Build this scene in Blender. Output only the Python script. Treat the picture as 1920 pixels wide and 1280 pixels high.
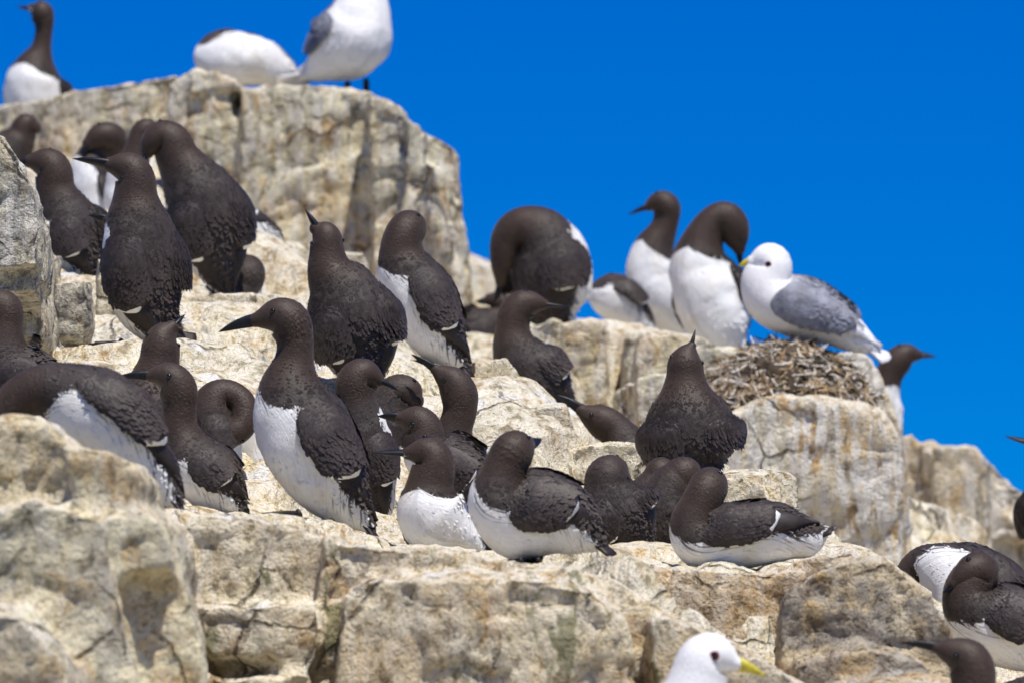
import bpy, bmesh, math, random
import numpy as np
from mathutils import Vector

# ------------------------------------------------------------------ scene, camera, sky, sun
for o in list(bpy.data.objects): bpy.data.objects.remove(o)
scene = bpy.context.scene
COL = scene.collection
PITCH = math.radians(8.0)
FPX = 12000.0                       # focal length in photograph pixels (1920 wide)
cam_d = bpy.data.cameras.new('camera'); cam = bpy.data.objects.new('camera', cam_d); COL.objects.link(cam)
cam.location = (0, 0, 0); cam.rotation_euler = (math.pi/2 + PITCH, 0, 0)
cam_d.sensor_width = 36.0; cam_d.lens = FPX/1920*36
cam_d.clip_start = 0.5; cam_d.clip_end = 20000
cam_d.dof.use_dof = True; cam_d.dof.focus_distance = 10.55; cam_d.dof.aperture_fstop = 8.2
scene.camera = cam

SUN_EL, SUN_AZ = math.radians(62), math.radians(22)     # azimuth: to the right of the direction behind the camera
sdir = Vector((math.sin(SUN_AZ)*math.cos(SUN_EL), -math.cos(SUN_AZ)*math.cos(SUN_EL), math.sin(SUN_EL)))
w = bpy.data.worlds.new('World'); scene.world = w; w.use_nodes = True
wn, wl = w.node_tree.nodes, w.node_tree.links
bg = wn['Background']
sky = wn.new('ShaderNodeTexSky'); sky.sky_type = 'NISHITA'; sky.sun_disc = False
sky.sun_elevation = SUN_EL; sky.sun_rotation = math.atan2(sdir.x, sdir.y)
sky.altitude = 0; sky.air_density = 1.0; sky.dust_density = 0.0; sky.ozone_density = 6.0
hs = wn.new('ShaderNodeHueSaturation'); hs.inputs['Saturation'].default_value = 2.0; hs.inputs['Value'].default_value = 1.0
hs.inputs['Hue'].default_value = 0.527
wl.new(sky.outputs[0], hs.inputs['Color']); wl.new(hs.outputs[0], bg.inputs['Color'])
bg.inputs['Strength'].default_value = 0.093
sl = bpy.data.lights.new('sun', 'SUN'); sl.energy = 5.0; sl.angle = math.radians(0.53); sl.color = (1.0, 0.95, 0.865)
so = bpy.data.objects.new('sun', sl); COL.objects.link(so); so.rotation_euler = (-sdir).to_track_quat('-Z', 'Y').to_euler()
scene.view_settings.view_transform = 'Standard'; scene.view_settings.look = 'None'
scene.view_settings.exposure = 0.14; scene.view_settings.gamma = 1.0
scene.view_settings.use_curve_mapping = False

# ------------------------------------------------------------------ helpers
RIGHT = np.array([1., 0, 0]); FWD = np.array([0, math.cos(PITCH), math.sin(PITCH)]); UP = np.array([0, -math.sin(PITCH), math.cos(PITCH)])
def P(x, y, d):
    return FWD*d + RIGHT*((x-960)/FPX*d) - UP*((y-640)/FPX*d)
def V3(v):                           # direction in camera axes (right, up, towards camera) -> world
    return RIGHT*v[0] + UP*v[1] - FWD*v[2]
def norm(a, axis=-1):
    return a/np.maximum(np.linalg.norm(a, axis=axis, keepdims=True), 1e-9)

def _hash(ix, iy, iz, seed):
    h = (ix.astype(np.int64)*374761393 + iy.astype(np.int64)*668265263 + iz.astype(np.int64)*2147483647 + seed*1274126177) & 0xffffffff
    h = ((h ^ (h >> 13))*1274126177) & 0xffffffff
    h = ((h ^ (h >> 16))*2246822519) & 0xffffffff
    return ((h ^ (h >> 15)) & 0xffffff)/float(0xffffff)
def vnoise(p, seed=0):               # smooth value noise, -1..1
    i = np.floor(p).astype(np.int64); f = p-i; f = f*f*f*(f*(f*6-15)+10)
    r = 0
    for dx in (0, 1):
        for dy in (0, 1):
            for dz in (0, 1):
                wgt = (f[:, 0] if dx else 1-f[:, 0])*(f[:, 1] if dy else 1-f[:, 1])*(f[:, 2] if dz else 1-f[:, 2])
                r = r + wgt*_hash(i[:, 0]+dx, i[:, 1]+dy, i[:, 2]+dz, seed)
    return r*2-1
def fbm(p, seed=0, oct=4):
    a, s, r = 1., 0., 0
    for k in range(oct):
        r = r + a*vnoise(p*(2.03**k)+17.3*k, seed+k); s += a; a *= .5
    return r/s
def voronoi(p, seed=0):              # nearest-cell random value and F2-F1
    i = np.floor(p).astype(np.int64); n = len(p)
    f1 = np.full(n, 9.); f2 = np.full(n, 9.); cid = np.zeros(n)
    for dx in (-1, 0, 1):
        for dy in (-1, 0, 1):
            for dz in (-1, 0, 1):
                c = i + np.array([dx, dy, dz])
                q = c + np.stack([_hash(c[:, 0], c[:, 1], c[:, 2], seed+k) for k in (1, 2, 3)], 1)*.9
                dd = np.linalg.norm(q-p, axis=1)
                m = dd < f1
                f2 = np.where(m, f1, np.minimum(f2, dd)); cid = np.where(m, _hash(c[:, 0], c[:, 1], c[:, 2], seed+9), cid); f1 = np.where(m, dd, f1)
    return cid*2-1, f2-f1
def link(name, me, mat=None, parent=None, loc=None):
    o = bpy.data.objects.new(name, me); COL.objects.link(o)
    if mat is not None: me.materials.append(mat)
    if parent is not None: o.parent = parent
    if loc is not None: o.location = loc
    return o
def mesh(name, verts, faces, smooth=True):
    me = bpy.data.meshes.new(name)
    me.from_pydata([tuple(v) for v in verts], [], faces); me.update()
    if smooth: me.polygons.foreach_set('use_smooth', [True]*len(me.polygons))
    return me
def fattr(me, name, vals):
    a = me.attributes.new(name, 'FLOAT', 'POINT'); a.data.foreach_set('value', np.asarray(vals, dtype=np.float32))
def tag(o, label=None, cat=None, group=None, kind=None):
    if label: o['label'] = label
    if cat: o['category'] = cat
    if group: o['group'] = group
    if kind: o['kind'] = kind

# ------------------------------------------------------------------ materials
class NT:
    def __init__(s, name):
        s.m = bpy.data.materials.new(name); s.m.use_nodes = True
        s.n, s.l = s.m.node_tree.nodes, s.m.node_tree.links
        s.b = s.n['Principled BSDF']
    def new(s, t, **k):
        x = s.n.new(t)
        for a, v in k.items(): setattr(x, a, v)
        return x
    def put(s, node, inp, v):
        i = node.inputs[inp]
        if isinstance(v, bpy.types.NodeSocket): s.l.new(v, i)
        elif v is not None: i.default_value = v
    def math(s, op, a, b=0., c=0., clamp=False):
        x = s.new('ShaderNodeMath', operation=op, use_clamp=clamp)
        s.put(x, 0, a); s.put(x, 1, b); s.put(x, 2, c); return x.outputs[0]
    def ramp(s, v, lo, hi, a=0., b=1.):
        x = s.new('ShaderNodeMapRange', interpolation_type='SMOOTHSTEP')
        s.put(x, 'Value', v); s.put(x, 'From Min', lo); s.put(x, 'From Max', hi); s.put(x, 'To Min', a); s.put(x, 'To Max', b); return x.outputs[0]
    def mix(s, f, a, b, mode='MIX'):
        x = s.new('ShaderNodeMix', data_type='RGBA', blend_type=mode)
        for i, v in ((0, f), (6, a), (7, b)):
            s.put(x, i, (v + (1.,)) if isinstance(v, tuple) and len(v) == 3 else v)
        return x.outputs[2]
    def noise(s, vec, scale, detail=4., rough=.55, dist=0.):
        x = s.new('ShaderNodeTexNoise'); s.put(x, 'Vector', vec); s.put(x, 'Scale', scale); s.put(x, 'Detail', detail); s.put(x, 'Roughness', rough); s.put(x, 'Distortion', dist); return x.outputs[0]
    def vor(s, vec, scale, feat='F1', out=0):
        x = s.new('ShaderNodeTexVoronoi', feature=feat); s.put(x, 'Vector', vec); s.put(x, 'Scale', scale); return x.outputs[out]
    def vmul(s, vec, k):
        x = s.new('ShaderNodeVectorMath', operation='MULTIPLY'); s.put(x, 0, vec); x.inputs[1].default_value = k; return x.outputs[0]
    def vadd(s, a, b):
        x = s.new('ShaderNodeVectorMath', operation='ADD'); s.put(x, 0, a); s.put(x, 1, b); return x.outputs[0]
    def attr(s, name, out='Fac'):
        x = s.new('ShaderNodeAttribute', attribute_name=name); return x.outputs[out]
    def bump(s, h, strength, dist, prev=None):
        x = s.new('ShaderNodeBump'); s.put(x, 'Height', h); s.put(x, 'Strength', strength); s.put(x, 'Distance', dist)
        if prev is not None: s.put(x, 'Normal', prev)
        return x.outputs[0]
    def done(s, col, rough=.8, nrm=None, spec=.3):
        s.put(s.b, 'Base Color', col + (1.,) if isinstance(col, tuple) and len(col) == 3 else col); s.put(s.b, 'Roughness', rough); s.put(s.b, 'Specular IOR Level', spec)
        if nrm is not None: s.put(s.b, 'Normal', nrm)
        return s.m

def rock_mat(name, base=(.56, .46, .32), grey=.3, ochre=.4, guano=.5, streak=.4, speck=.5, off=0., green=0., runs=.5):
    t = NT(name)
    g = t.new('ShaderNodeNewGeometry')
    pos = t.vadd(g.outputs['Position'], (off, off*1.7, off*.6))
    sep = t.new('ShaderNodeSeparateXYZ'); t.l.new(g.outputs['Normal'], sep.inputs[0]); nz = sep.outputs[2]
    wob = t.new('ShaderNodeTexNoise'); t.put(wob, 'Vector', pos); t.put(wob, 'Scale', 9.); t.put(wob, 'Detail', 5.)
    wv = t.vmul(wob.outputs[1], (.07, .07, .07)); wpos = t.vadd(pos, wv)
    n1 = t.noise(pos, 5., 8., .6); n2 = t.noise(wpos, 13., 7., .62); n3 = t.noise(wpos, 42., 6., .65); n4 = t.noise(pos, 170., 3., .6)
    col = t.mix(t.ramp(n1, .3, .7), tuple(c*v for c, v in zip(base, (.90, .83, .70))), tuple(min(c*1.16, .82) for c in base))
    # ochre weathering
    oc = t.math('MULTIPLY', t.ramp(n2, .5, .6), ochre)
    col = t.mix(oc, col, (.55, .335, .115))
    # grey lichen-like bare rock in patches
    gp = t.noise(wpos, 8., 7., .68)
    gm = t.math('MULTIPLY', t.ramp(gp, .5, .57), grey)
    col = t.mix(gm, col, (.17, .175, .185))
    # streaks on steep faces
    steep = t.ramp(nz, .65, .2)
    spos = t.vadd(pos, t.vmul(wob.outputs[1], (.012, .012, .05)))
    sv = t.vmul(spos, (30., 30., 2.4)); s1 = t.noise(sv, 1., 5., .6)
    sv2 = t.vmul(spos, (48., 48., 3.4)); s2 = t.noise(sv2, 1., 4., .6)
    col = t.mix(t.math('MULTIPLY', t.math('MULTIPLY', t.ramp(s1, .53, .63), steep), streak), col, (.10, .105, .11))
    wm = t.math('MULTIPLY', t.math('MULTIPLY', t.ramp(s2, .55-.1*guano, .65-.1*guano), steep), runs)
    col = t.mix(wm, col, (.79, .76, .69))
    # droppings on everything that faces up
    up = t.ramp(nz, .1, .75)
    gu = t.math('MULTIPLY', t.math('MULTIPLY', t.ramp(n3, .42, .56), t.math('ADD', t.math('MULTIPLY', up, .7), .3)), guano)
    col = t.mix(gu, col, (.82, .76, .62))
    # splashes of droppings
    vs_ = t.new('ShaderNodeTexVoronoi'); t.put(vs_, 'Vector', t.vmul(wpos, (1., 1., .45))); t.put(vs_, 'Scale', 11.)
    spl = t.math('MULTIPLY', t.math('ADD', t.math('MULTIPLY', t.ramp(nz, .1, .75), .7), .3), t.ramp(t.math('ADD', vs_.outputs[0], t.math('MULTIPLY', n3, .5)), .50, .40))
    spl = t.math('MULTIPLY', spl, min(1., guano*1.1))
    col = t.mix(spl, col, (.80, .78, .72))
    # fine dark and ochre grain
    sp = t.math('MULTIPLY', t.ramp(n3, .45, .37), speck)
    col = t.mix(sp, col, (.12, .085, .05))
    sp2 = t.math('MULTIPLY', t.ramp(n4, .43, .35), speck*.8)
    col = t.mix(sp2, col, (.11, .09, .07))
    if green:
        gv = t.noise(t.vmul(wpos, (20., 20., 5.)), 1., 4., .6)
        col = t.mix(t.math('MULTIPLY', t.ramp(gv, .58, .66), green), col, (.12, .13, .045))
    # cracks
    ve = t.new('ShaderNodeTexVoronoi', feature='DISTANCE_TO_EDGE'); t.put(ve, 'Vector', wpos); t.put(ve, 'Scale', 7.5)
    cr = t.ramp(ve.outputs[0], .0, .03)
    crm = t.math('MULTIPLY', t.math('SUBTRACT', 1., cr), t.ramp(n1, .5, .62))
    col = t.mix(t.math('MULTIPLY', crm, .7), col, (.09, .065, .04))
    h = t.math('ADD', t.math('MULTIPLY', n2, 1.), t.math('MULTIPLY', n3, .55))
    h = t.math('SUBTRACT', h, t.math('MULTIPLY', crm, .5))
    b1 = t.bump(h, 1., .027); b2 = t.bump(n4, .8, .006, b1)
    return t.done(col, .9, b2, .15)

def plumage_mat(name, dark, head, white=(.80, .80, .78), streaks=1., dirt=.42):
    t = NT(name)
    uvn = t.new('ShaderNodeUVMap'); uvn.uv_map = 'UVMap'; uv = uvn.outputs[0]
    g = t.new('ShaderNodeNewGeometry'); pos = g.outputs['Position']
    sd = t.attr('sd'); hd = t.attr('hd'); fr = t.attr('fr'); ft = t.attr('ft')
    ub = t.vmul(uv, (1., 1., 0.))
    fib = t.noise(t.vmul(ub, (60., 520., 1.)), 1., 5., .65)
    lump = t.noise(pos, 32., 4., .6); fine = t.noise(pos, 260., 3., .6)
    # scale-like feather tips on the back
    vd = t.vor(t.vadd(t.vmul(ub, (62., 95., 1.)), t.vmul(pos, (6., 6., 6.))), 1.)
    body = t.mix(t.ramp(lump, .3, .72), tuple(c*.72 for c in dark), tuple(c*1.35 for c in dark))
    body = t.mix(t.math('MULTIPLY', t.ramp(vd, .35, .75), .35), body, tuple(c*1.9 for c in dark))
    body = t.mix(t.math('MULTIPLY', t.ramp(fr, .5, 1.), .6), body, tuple(c*v for c, v in zip(dark, (2.3, 2.15, 2.0))))
    body = t.mix(t.math('MULTIPLY', t.ramp(ft, .7, 1.), .5), body, tuple(c*v for c, v in zip(dark, (3.4, 3.0, 2.7))))
    hcol = t.mix(t.ramp(lump, .3, .7), tuple(c*.85 for c in head), tuple(c*1.15 for c in head))
    brown = t.mix(hd, body, hcol)
    brown = t.mix(t.math('MULTIPLY', t.ramp(fine, .62, .75), .25), brown, (.16, .13, .11))
    wcol = t.mix(t.math('MULTIPLY', t.ramp(t.noise(pos, 16., 5., .6), .5, .72), dirt), white, (.62, .52, .36))
    wcol = t.mix(t.math('MULTIPLY', t.ramp(fib, .5, .64), .34), wcol, (.52, .52, .52))
    # ragged border: signed distance plus noise
    edge = t.math('ADD', sd, t.math('MULTIPLY', t.math('SUBTRACT', t.noise(t.vmul(ub, (70., 210., 1.)), 1., 5., .7), .5), .036))
    wm = t.ramp(edge, -.0015, .0015)
    fl = t.math('MULTIPLY', t.math('MULTIPLY', t.ramp(sd, .042, .002), t.ramp(t.noise(t.vmul(ub, (26., 200., 1.)), 1., 3., .5), .54, .6)), streaks)
    wm = t.math('MULTIPLY', wm, t.math('SUBTRACT', 1., t.math('MULTIPLY', fl, .85)))
    col = t.mix(wm, brown, wcol)
    notHead = t.math('SUBTRACT', 1., t.math('MULTIPLY', hd, .75))
    h = t.math('ADD', t.math('MULTIPLY', fib, .7), t.math('MULTIPLY', t.math('SUBTRACT', 1., vd), .3))
    b1 = t.bump(t.math('MULTIPLY', h, notHead), .7, .0028); b2 = t.bump(fine, .45, .002, b1)
    t.put(t.b, 'Sheen Weight', .10); t.put(t.b, 'Sheen Roughness', .5)
    t.put(t.b, 'Sheen Tint', (.8, .65, .5, 1.))
    return t.done(col, .54, b2, .28)

def wing_mat(name, dark, edge_col=(.85, .85, .83), fringe=3.6, var=.6):
    t = NT(name)
    uvn = t.new('ShaderNodeUVMap'); uvn.uv_map = 'UVMap'; uv = uvn.outputs[0]
    g = t.new('ShaderNodeNewGeometry'); pos = g.outputs['Position']
    ed = t.attr('ed'); fr = t.attr('fr'); ft = t.attr('ft')
    ub = t.vmul(uv, (1., 1., 0.))
    lump = t.noise(pos, 36., 4., .6)
    fib = t.noise(t.vmul(ub, (60., 600., 1.)), 1., 4., .6)
    bars = t.new('ShaderNodeTexWave', wave_type='BANDS', bands_direction='Y', wave_profile='SAW'); t.put(bars, 'Vector', t.vadd(ub, t.vmul(pos, (.06, .06, .06)))); t.put(bars, 'Scale', 26.); t.put(bars, 'Distortion', 1.2); t.put(bars, 'Detail', 2.)
    col = t.mix(t.ramp(lump, .3, .72), tuple(c*.7 for c in dark), tuple(c*1.4 for c in dark))
    col = t.mix(t.math('MULTIPLY', t.ramp(fr, .45, 1.), var), col, tuple(c*2.3 for c in dark))
    col = t.mix(t.math('MULTIPLY', t.ramp(ft, .7, 1.), .5), col, tuple(min(c*fringe, .9) for c in dark))
    col = t.mix(t.math('MULTIPLY', t.ramp(bars.outputs[1], .86, 1.), .35), col, tuple(c*1.9 for c in dark))
    e = t.math('ADD', ed, t.math('MULTIPLY', t.math('SUBTRACT', t.noise(pos, 120., 3., .6), .5), .8))
    col = t.mix(t.ramp(e, .42, .5), col, edge_col)
    h = t.math('ADD', t.math('MULTIPLY', fib, .5), t.math('MULTIPLY', bars.outputs[1], .45))
    return t.done(col, .58, t.bump(h, .6, .003), .36)

def simple(name, col, rough, spec=.5, n=60., amt=.25):
    t = NT(name); g = t.new('ShaderNodeNewGeometry')
    nn = t.noise(g.outputs['Position'], n, 4., .6)
    c = t.mix(t.ramp(nn, .35, .7), tuple(x*(1-amt) for x in col), tuple(min(x*(1+amt), 1.) for x in col))
    return t.done(c, rough, t.bump(nn, .2, .002), spec)

M = dict(
    plum=plumage_mat('guillemot_plumage', (.029, .023, .0205), (.042, .027, .019)),
    kplum=plumage_mat('kittiwake_plumage', (.20, .21, .245), (.86, .86, .86), white=(.82, .82, .82), streaks=0., dirt=.10),
    wing=wing_mat('guillemot_wing', (.028, .021, .0185)),
    prim=wing_mat('guillemot_primaries', (.021, .0155, .014)),
    kwing=wing_mat('kittiwake_wing', (.185, .195, .235), fringe=1.15, var=.08),
    kprim=wing_mat('kittiwake_primaries', (.62, .62, .64), fringe=1.1, var=.08),
    bill=simple('black_bill', (.009, .010, .014), .45, .28, 90., .35),
    ybill=simple('yellow_bill', (.62, .52, .045), .4, .5, 120., .2),
    eye=simple('dark_eye', (.006, .006, .007), .12, .5),
    ered=simple('red_eye_ring', (.35, .05, .03), .5),
    foot=simple('dark_webbed_foot', (.018, .016, .016), .5, .4),
    straw=simple('dry_straw', (.40, .28, .15), .85, .2, 25., .6),
    strawd=simple('dark_seaweed_strand', (.07, .052, .035), .85, .2, 25., .5),
    straww=simple('guano_whitened_strand', (.68, .62, .52), .9, .2, 25., .2),
)

# ------------------------------------------------------------------ bird builder
NSEG = 40
def spline(pts, n):
    """Catmull-Rom through (x,y,z,r), resampled evenly by arc length"""
    p = np.asarray(pts, float)
    p = np.vstack([2*p[0]-p[1], p, 2*p[-1]-p[-2]])
    out = []
    for i in range(1, len(p)-2):
        t = np.linspace(0, 1, 24, endpoint=(i == len(p)-3))[:, None]
        a, b, c, d = p[i-1], p[i], p[i+1], p[i+2]
        out.append(.5*((2*b)+(-a+c)*t+(2*a-5*b+4*c-d)*t*t+(-a+3*b-3*c+d)*t**3))
    o = np.vstack(out)
    L = np.concatenate([[0], np.cumsum(np.linalg.norm(np.diff(o[:, :3], axis=0), axis=1))])
    s = np.linspace(0, L[-1], n)
    q = np.stack([np.interp(s, L, o[:, k]) for k in range(4)], 1)
    for _ in range(2): q[1:-1] = .25*q[:-2]+.5*q[1:-1]+.25*q[2:]
    q[:, 3] = np.maximum(q[:, 3], .002)
    return q, s

def grid_faces(nu, nv, wrap=False, off=0, flip=False):
    f = []
    for i in range(nu-1):
        for j in range(nv if wrap else nv-1):
            a = off+i*nv+j; b = off+i*nv+(j+1) % nv; c = off+(i+1)*nv+(j+1) % nv; d = off+(i+1)*nv+j
            f.append((a, d, c, b) if flip else (a, b, c, d))
    return f

def set_uv(me, uv):
    lay = me.uv_layers.new(name='UVMap')
    idx = np.empty(len(me.loops), dtype=np.int32); me.loops.foreach_get('vertex_index', idx)
    lay.data.foreach_set('uv', np.asarray(uv, dtype=np.float32)[idx].ravel())

def feather_cards(pos, nrm, back, length, width, rng, lift=.10):
    """leaf-shaped feathers lying on a surface, tips towards the tail"""
    n = len(pos)
    back = norm(back - nrm*np.sum(back*nrm, 1, keepdims=True))
    ang = rng.normal(0, .16, n)[:, None]; side = np.cross(nrm, back)
    back = norm(back*np.cos(ang)+side*np.sin(ang)); side = np.cross(nrm, back)
    L = (length*rng.uniform(.7, 1.25, n))[:, None]; W = (width*rng.uniform(.8, 1.2, n))[:, None]
    b = .0002
    pts = [pos-back*L*.4-nrm*.0015,
           pos-back*L*.05+side*W*.5+nrm*b, pos-back*L*.05-side*W*.5+nrm*b,
           pos+back*L*.4+side*W*.42+nrm*(b+L*lift*.55), pos+back*L*.4-side*W*.42+nrm*(b+L*lift*.55),
           pos+back*L*.62+nrm*(b+L*lift*.7)]
    v = np.stack(pts, 1).reshape(-1, 3)
    k = np.arange(n)*6
    f = []
    for q in k.tolist(): f += [(q, q+1, q+2), (q+1, q+3, q+4, q+2), (q+3, q+5, q+4)]
    ft = np.tile([0, .45, .45, .85, .85, 1.], n)
    return v, f, ft

BIRD_BASES = []; FEET = []
def make_bird(B):
    rng = np.random.default_rng(abs(hash(B['label'])) % 1 + sum(map(ord, B['label'])))
    species = B.get('species', 'guillemot'); kit = species == 'kittiwake'
    d = B['d']; k = d/FPX
    sp = B['spine']
    pts = [np.append(P(q[0], q[1], d-(q[3]*k if len(q) > 3 else 0)), q[2]*k) for q in sp]
    NR = 76
    q, s = spline(pts, NR); c = q[:, :3]; r = q[:, 3]
    T = norm(np.gradient(c, axis=0))
    for _ in range(3): T[1:-1] = norm(.25*T[:-2]+.5*T[1:-1]+.25*T[2:])
    im = int(np.argmax(r)) if 'torso' not in B else int(B['torso']*(NR-1)/(len(sp)-1))
    D = np.zeros((NR, 3)); D0 = V3(B['dorsal']); D[im] = norm(D0-T[im]*np.dot(D0, T[im]))
    for rngi, st in ((range(im+1, NR), -1), (range(im-1, -1, -1), 1)):
        for i in rngi: D[i] = norm(D[i+st]-T[i]*np.dot(D[i+st], T[i]))
    Lt = np.cross(T, D)
    # neck start
    rm = r[im]; nk = NR-1
    for i in range(im, NR):
        if r[i] < .70*rm: nk = i; break
    if 'neck' in B: nk = min(NR-1, int(round(B['neck']*(NR-1))))
    # end caps
    cc, rr, ii = [], [], []
    for th in (80, 60, 40, 20): a = math.radians(th); cc.append(c[0]-T[0]*r[0]*math.sin(a)*.9); rr.append(r[0]*math.cos(a)); ii.append(0)
    for i in range(NR): cc.append(c[i]); rr.append(r[i]); ii.append(i)
    for th in (25, 50, 70, 84): a = math.radians(th); cc.append(c[-1]+T[-1]*r[-1]*math.sin(a)*.9); rr.append(r[-1]*math.cos(a)); ii.append(NR-1)
    cc = np.array(cc); rr = np.array(rr); ii = np.array(ii)
    phi = np.linspace(-math.pi, math.pi, NSEG, endpoint=False)
    dirs = D[ii][:, None, :]*np.cos(phi)[None, :, None] + Lt[ii][:, None, :]*np.sin(phi)[None, :, None]
    flat = B.get('flat', 1.)
    V = cc[:, None, :]+dirs*rr[:, None, None]
    nR = len(cc)
    verts = V.reshape(-1, 3)
    # soft irregularity of the plumage on the trunk
    sfrac = s[ii]/s[-1]
    trunk = np.clip((s[nk]-s[ii])/(.04), 0, 1)
    nz = fbm(verts*19, 3, 4).reshape(nR, NSEG)*.0075*trunk[:, None]
    V = V+dirs*nz[:, :, None]; verts = V.reshape(-1, 3)
    # signed distance to the white belly (m), + is white
    P0 = math.radians(B.get('phi0', 78))
    span = .055*(rm/.075)
    tt = np.clip((s[ii]-(s[nk]-span))/span, 0, 1.2)
    phi0 = P0+(math.pi-P0)*np.where(tt > 0, tt**1.6, 0)
    sdv = (np.abs(phi)[None, :]-phi0[:, None])*np.maximum(rr, .01)[:, None]+fbm(verts*24, int(d*10), 3).reshape(nR, NSEG)*.014
    hd = np.clip((s[ii]-s[nk]+.03)/.05, 0, 1)
    if kit:
        sdv = np.where((s[ii] > s[nk]-.01)[:, None], .05, (np.abs(phi)[None, :]-math.radians(62))*np.maximum(rr, .01)[:, None])
        sdv = np.where((s[ii] < s[-1]*.16)[:, None], .05, sdv)
    base = None
    lowmask = (ii <= nk)
    cand = V[lowmask].reshape(-1, 3); base = cand[np.argmin(cand[:, 2])].copy()
    bl = B.get('base')
    for bp in ([] if B.get('perch') else bl or []): BIRD_BASES.append(P(bp[0], bp[1], d)+np.array([0, 0, .0]))
    if not bl and not B.get('perch'): BIRD_BASES.append(base+np.array([0, 0, .008]))
    root = bpy.data.objects.new(species, None); COL.objects.link(root); root.location = base; root.empty_display_size = .05
    tag(root, B['label'], 'bird', B.get('group'))
    faces = grid_faces(nR, NSEG, True)
    v0 = len(verts); allv = np.vstack([verts-base, (cc[0]-T[0]*r[0]*.92-base)[None], (cc[-1]+T[-1]*.0-base)[None]])
    for j in range(NSEG):
        faces.append((v0, (j+1) % NSEG, j)); faces.append((v0+1, (nR-1)*NSEG+j, (nR-1)*NSEG+(j+1) % NSEG))
    me = mesh('body', allv, faces)
    uvv = np.stack([np.repeat(s[ii], NSEG), (phi[None, :]*rr[:, None]*1.).ravel()], 1)
    set_uv(me, np.vstack([uvv, [[0, 0]], [[s[-1], 0]]]))
    fattr(me, 'sd', np.append(sdv.ravel(), [sdv[0].mean(), sdv[-1].mean()]))
    fattr(me, 'hd', np.append(np.repeat(hd, NSEG), [0, 1])); fattr(me, 'fr', np.zeros(len(allv))); fattr(me, 'ft', np.zeros(len(allv)))
    link('body', me, M['kplum'] if kit else M['plum'], root)
    # ---- bill
    tip = B['tip']; tw = P(tip[0], tip[1], d-(tip[2]*k if len(tip) > 2 else 0))
    b0 = c[-1]-T[-1]*r[-1]*.35; ax = tw-b0; BL = np.linalg.norm(ax); ax = ax/BL
    bd = norm(D[-1]-ax*np.dot(D[-1], ax)); blat = np.cross(ax, bd)
    n = 14; bv = []
    rb = r[-1]*B.get('billr', .92)
    for i in range(n):
        u = i/(n-1); rad = rb*(.97*(1-u**1.7)**.9+.03)
        cen = b0+ax*BL*u - bd*(BL*.02*(u*u)) + bd*(BL*.03*math.sin(math.pi*u))
        for j in range(12):
            a = 2*math.pi*j/12
            crease = .86 if j in (3, 9) else 1.
            bv.append(cen+bd*rad*math.cos(a)+blat*rad*.62*math.sin(a)*crease-base)
    bf = grid_faces(n, 12, True); bf.append(tuple(range((n-1)*12, n*12))); bf.append(tuple(reversed(range(12))))
    link('bill', mesh('bill', bv, bf), M['ybill'] if kit else M['bill'], root)
    # ---- eyes
    hm = int(NR*.80)+int(np.argmax(r[int(NR*.80):])); rh = r[hm]
    se = s[-1]-(s[-1]-s[hm])*.52; ie = int(np.argmin(abs(s-se)))
    er = .0042 if not kit else .0056
    for sg in (-1, 1):
        e = c[ie]+Lt[ie]*sg*r[ie]*.915+D[ie]*r[ie]*.32
        bm = bmesh.new(); bmesh.ops.create_uvsphere(bm, u_segments=14, v_segments=10, radius=er)
        for vtx in bm.verts: vtx.co = Vector(tuple(np.array(vtx.co)+e-base))
        m2 = bpy.data.meshes.new('eye'); bm.to_mesh(m2); bm.free(); m2.polygons.foreach_set('use_smooth', [True]*len(m2.polygons))
        eo = link('eye', m2, M['eye'], root)
        if kit:
            ring = []
            ax1 = norm(Lt[ie]*sg+D[ie]*.3); a1 = norm(np.cross(ax1, T[ie])); a2 = np.cross(ax1, a1)
            for i in range(18):
                a = 2*math.pi*i/18; dr = a1*math.cos(a)+a2*math.sin(a)
                for j in range(6):
                    b = 2*math.pi*j/6; ring.append(e+dr*(er*1.02+.0011*math.cos(b))+ax1*(.0022+.0011*math.sin(b))-base)
            rf = [(i*6+j, i*6+(j+1) % 6, ((i+1) % 18)*6+(j+1) % 6, ((i+1) % 18)*6+j) for i in range(18) for j in range(6)]
            link('eye_ring', mesh('eye_ring', ring, rf), M['ered'], eo)
    # ---- trunk feathers
    ar = (rr[:, None]*np.ones(NSEG)).copy(); ar[ii >= nk-1] *= 2.2; ar[ii <= 1] = 0; ar[ii >= NR-7] = 0; ar[:4] = 0; ar[-4:] = 0
    tot = int(B.get('feathers', 2300)); pr = ar.ravel()/ar.sum()
    pr = pr*np.where(sdv.ravel() > .012, .25, 1.); pr = pr/pr.sum()
    pick = rng.choice(len(pr), tot, p=pr)
    jit = rng.uniform(-.5, .5, (tot, 2))
    i0 = np.clip(pick//NSEG, 1, nR-2); j0 = pick % NSEG
    ph = phi[j0]+jit[:, 1]*(2*math.pi/NSEG)
    ci = cc[i0]+(cc[i0+1]-cc[i0-1])*.5*jit[:, :1]
    nn = D[ii[i0]]*np.cos(ph)[:, None]+Lt[ii[i0]]*np.sin(ph)[:, None]
    ps = ci+nn*(rr[i0]+nz[i0, j0])[:, None]
    sdf = sdv[i0, j0]
    iswhite = sdf > 0
    ln = np.where(iswhite, .008, .014)*(rm/.07); ln = np.where(ii[i0] >= nk-1, .0065*(rm/.07), ln)
    fv, ff, ft = feather_cards(ps-base, nn, -T[ii[i0]], ln, ln*.48, rng, lift=np.where(iswhite | (ii[i0] >= nk-1), .004, .018)[:, None])
    mf = mesh('plumage', fv, ff)
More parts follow.
